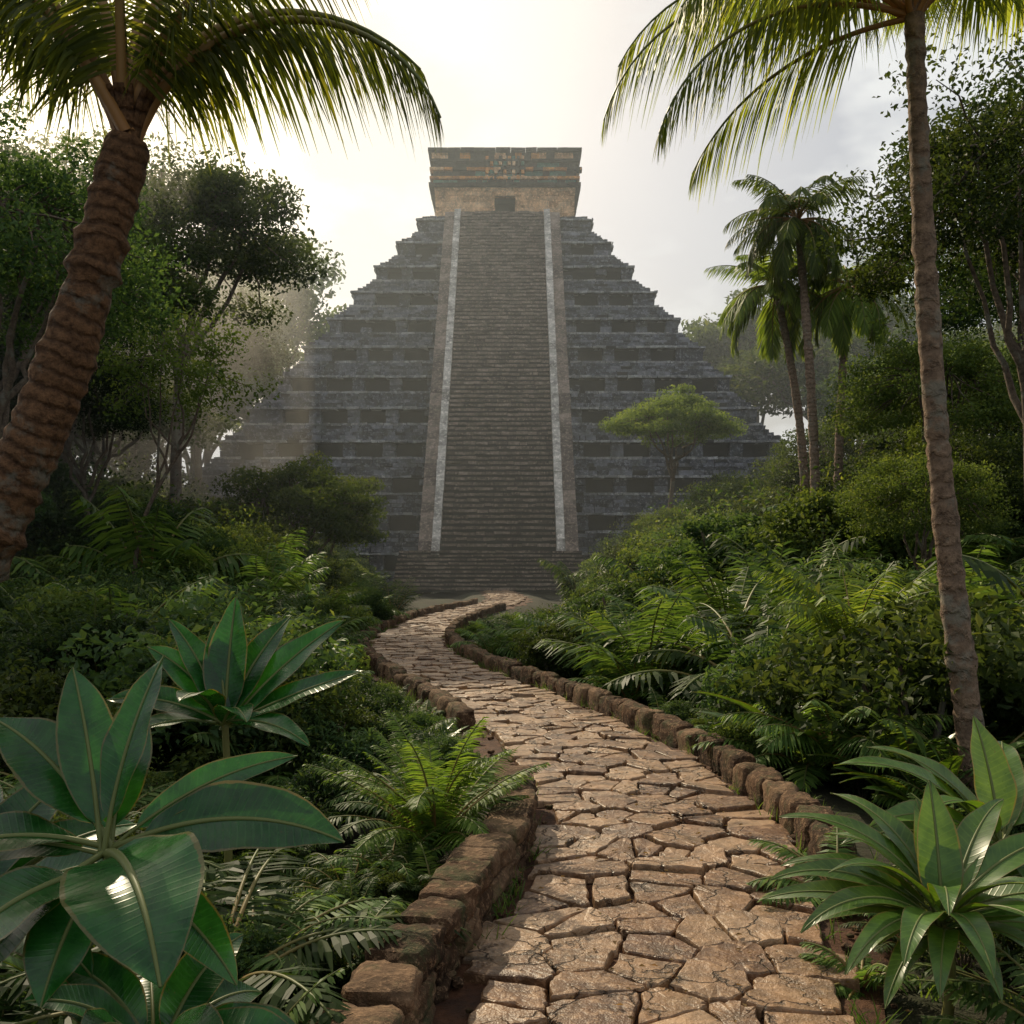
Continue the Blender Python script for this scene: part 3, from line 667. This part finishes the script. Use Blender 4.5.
for (b,t,bw) in (((10.7,35,1.0),(10.0,35,14.1),(.15,0,0)),((11.9,36.5,1.0),(12.3,36.5,12.2),(-.15,0,0)),((11.0,37.5,1.0),(9.9,37.5,12.4),(.4,0,0))):
    palm('palm_tree',b,t,.19,.13,bw,ring(34),2.9,44,.75,.06,M_bfern,M_palmbark2,stem=.035,hang=.5,K=2)
# ---------------------------------------------------------------- trees
def T(name,me,x,y,rz=0,s=1,dz=0): return obj(name,me,(x,y,float(ground(x,y))+dz),None,rz,s)
tA=tree('t_left',19.5,6.0,8.0,.32,30000,.22,lean=(.6,0),ncl=95,clr=.24,mats=[M_leafA,M_bark])
tB=tree('t_left4',15,4.2,8,.22,26000,.15,lean=(.8,0),ncl=90,clr=.24,mats=[M_leafB,M_bark])
tC=tree('t_left2',17.5,4.5,9,.25,26000,.2,lean=(1.2,0),ncl=85,clr=.26,mats=[M_leafA,M_bark])
T('broadleaf_tree',tA,-15.0,44)
T('broadleaf_tree',tC,-17.8,38)
T('broadleaf_tree',tB,-11.3,21,1.0,.85)
T('broadleaf_tree',tB,-16.4,30)
T('broadleaf_tree',tC,-21,46,2.0,1.1)
T('broadleaf_tree',tC,-24,52,3.5,1.15)
T('broadleaf_tree',tB,-14.2,34,2.5,.7)
T('broadleaf_tree',tB,-18.5,35,4.0,.95)
T('broadleaf_tree',tA,-19.5,62,2.0,.95)
T('broadleaf_tree',tree('t_left5',9.8,2.3,4.2,.085,5200,.13,lean=(1.3,0),ncl=44,clr=.3,wob=.35,flat=.7,mats=[M_leafC,M_bark]),-11.2,29)
T('rain_tree',tree('t_mid',12.2,4.1,4.2,.2,22000,.17,lean=(.3,0),ncl=80,clr=.2,flat=.5,mats=[M_leafC,M_bark],shell=.5),9.3,60,dz=-.2)
T('round_crown_tree',tree('t_lump',7.2,4.4,5.2,.22,26000,.17,ncl=95,clr=.2,mats=[M_leafC,M_bark],cbase=2.2),-10.7,50,0,1.12,dz=-.8)
T('broadleaf_tree',tree('t_right',11.6,3.4,5.4,.15,30000,.105,lean=(-.5,0),ncl=95,clr=.25,mats=[M_leafA,M_bark]),9.6,18)
tD=tree('t_right2',13.5,4.2,7,.17,28000,.13,lean=(.3,0),ncl=90,clr=.24,mats=[M_leafB,M_bark])
T('broadleaf_tree',tD,12.4,22); T('broadleaf_tree',tD,17.5,33,2,.95)
tE=tree('t_right3',8.5,3.2,4.6,.14,22000,.12,ncl=85,clr=.23,mats=[M_leafC,M_bark])
T('broadleaf_tree',tE,13.6,32); T('broadleaf_tree',tE,18.5,44,2,1.15); T('broadleaf_tree',tE,9.8,24,1,.62)
tF=tree('t_right4',6.8,3.6,4.2,.14,22000,.13,ncl=85,clr=.22,mats=[M_leafA,M_bark])
T('broadleaf_tree',tF,17.5,38); T('broadleaf_tree',tF,15.5,48,1,1.05); T('broadleaf_tree',tF,12.5,28,3,.75); T('broadleaf_tree',tF,9.2,44,2,.62); T('broadleaf_tree',tF,12.2,54,4,.85); T('broadleaf_tree',tE,8.2,52,4,.62)
far=empty('background_trees')
FT=[tree('far_a',20,7,10,.35,11000,.42,ncl=75,clr=.2,flat=.6,mats=[M_leafA,M_bark]),tree('far_b',22,6,13,.35,11000,.42,ncl=75,clr=.22,mats=[M_leafB,M_bark]),tree('far_c',18,8.5,7,.4,11000,.42,lean=(1.5,0),ncl=75,clr=.18,flat=.45,mats=[M_leafC,M_bark])]
FTP=[(-32,92,1.25),(-38,80,1.1),(-45,88,1.2),(-34,64,.85),(-28,56,.7),(-42,62,1.0),(-36,118,1.75),(-27,70,.65),(-50,110,1.5),(-60,125,1.5),(-44,130,1.9),(-20.5,48,.62),(-25,42,.7),(-48,150,1.8),(-75,150,1.5),(-24,34,.8),(-28,75,.95),(-33,72,1.1),(-30,50,1.0),(-31,98,1.5),(-26,66,.8),(-33,125,1.9),
(34,92,1.05),(40,88,1.15),(46,84,1.1),(38,112,1.6),(47,120,1.6),(56,112,1.4),(28,70,.6),(34,62,.65),(40,66,.8),(30,52,.6),(26,46,.55),(36,48,.7),(62,135,1.6),(44,140,1.9),(24,60,.5),(75,150,1.6),(35,105,1.45),(33,76,.85),(30,84,.8),(44,74,.95),(31,128,1.75)]
for i,(x,y,s_) in enumerate(FTP):
    s2=s_*R.uniform(.92,1.08); obj('distant_tree',FT[i%3],(x,y,float(ground(x,y))-.5),far,R.uniform(0,6.28),(s2,s2,s2*R.uniform(.9,1.05)))
for i in range(120):
    y=R.uniform(80,230); x=R.choice([-1,1])*R.uniform(.30,.75)*y*R.uniform(.9,1.2)
    if abs(x)<36: continue
    obj('distant_thicket',BIG[i%3],(x,y,float(ground(x,y))-.5),far,R.uniform(0,6.28),R.uniform(6,11))
# ---------------------------------------------------------------- haze
def mist(nm,dens,c,h,an=.6,col=(.95,.98,1,1)):
    m,nt=newmat(nm); v=N(nt,'ShaderNodeVolumeScatter',Density=dens,Anisotropy=an); v.inputs['Color'].default_value=col
    o=nt.nodes.new('ShaderNodeOutputMaterial'); nt.links.new(v.outputs[0],o.inputs['Volume'])
    mb=MB(); boxes(mb,[c],[h],0); obj(nm,mb.build(nm,[m]))
mist('jungle_mist',.0013,[0,125,27],[200,95,30],.45,(.85,.94,1,1))
mist('forest_mist',.013,[-42,44,14],[29.5,20,15],.68,(1,.96,.86,1))
# ---------------------------------------------------------------- light
AZ,EL=rad(-26),rad(36)
d=Vector((math.sin(AZ)*math.cos(EL),math.cos(AZ)*math.cos(EL),math.sin(EL)))
sd=bpy.data.lights.new('sun','SUN'); sd.energy=5.0; sd.angle=rad(.6); sd.color=(1,.85,.6)
so=bpy.data.objects.new('sun',sd); COL.objects.link(so); so.rotation_euler=d.to_track_quat('Z','Y').to_euler()
w=bpy.data.worlds.new('World'); sc.world=w; w.use_nodes=True; nt=w.node_tree; nt.nodes.clear()
sky=nt.nodes.new('ShaderNodeTexSky'); sky.sky_type='NISHITA'; sky.sun_disc=False; sky.sun_elevation=EL; sky.sun_rotation=AZ%(2*math.pi); sky.dust_density=4.5; sky.air_density=1.0; sky.ozone_density=1
tc=nt.nodes.new('ShaderNodeTexCoord'); mp=nt.nodes.new('ShaderNodeMapping'); mp.inputs['Scale'].default_value=(1,1,2.2); nt.links.new(tc.outputs['Generated'],mp.inputs[0])
nn=noise(nt,3.2,5,.55,mp.outputs[0]); cf=ramp(nt,nn,[(.45,.2),(.56,.92)])
c=mix(nt,cf,sky.outputs[0],(9.9,10.2,10.3))
# warm aureole of thin cloud around the sun direction
vm=nt.nodes.new('ShaderNodeVectorMath'); vm.operation='DOT_PRODUCT'; vn=nt.nodes.new('ShaderNodeVectorMath'); vn.operation='NORMALIZE'
nt.links.new(tc.outputs['Generated'],vn.inputs[0]); nt.links.new(vn.outputs[0],vm.inputs[0]); vm.inputs[1].default_value=d
gl=math_(nt,'POWER',math_(nt,'MAXIMUM',vm.outputs['Value'],0.0),14.0)
c=mix(nt,math_(nt,'MINIMUM',math_(nt,'MULTIPLY',gl,1.1),1.0),c,(15.0,13.2,9.6))
bg=N(nt,'ShaderNodeBackground',Strength=.085); nt.links.new(c,bg.inputs[0]); o=nt.nodes.new('ShaderNodeOutputWorld'); nt.links.new(bg.outputs[0],o.inputs[0])
# ---------------------------------------------------------------- camera
cd=bpy.data.cameras.new('camera'); cd.sensor_width=36; cd.lens=35.156; cd.shift_y=.047; cd.clip_end=3000; cd.clip_start=.05
co=bpy.data.objects.new('camera',cd); COL.objects.link(co); co.location=(0,0,2.2); co.rotation_euler=(rad(90),0,0); sc.camera=co
sc.view_settings.view_transform='Standard'; sc.view_settings.look='None'; sc.view_settings.exposure=0
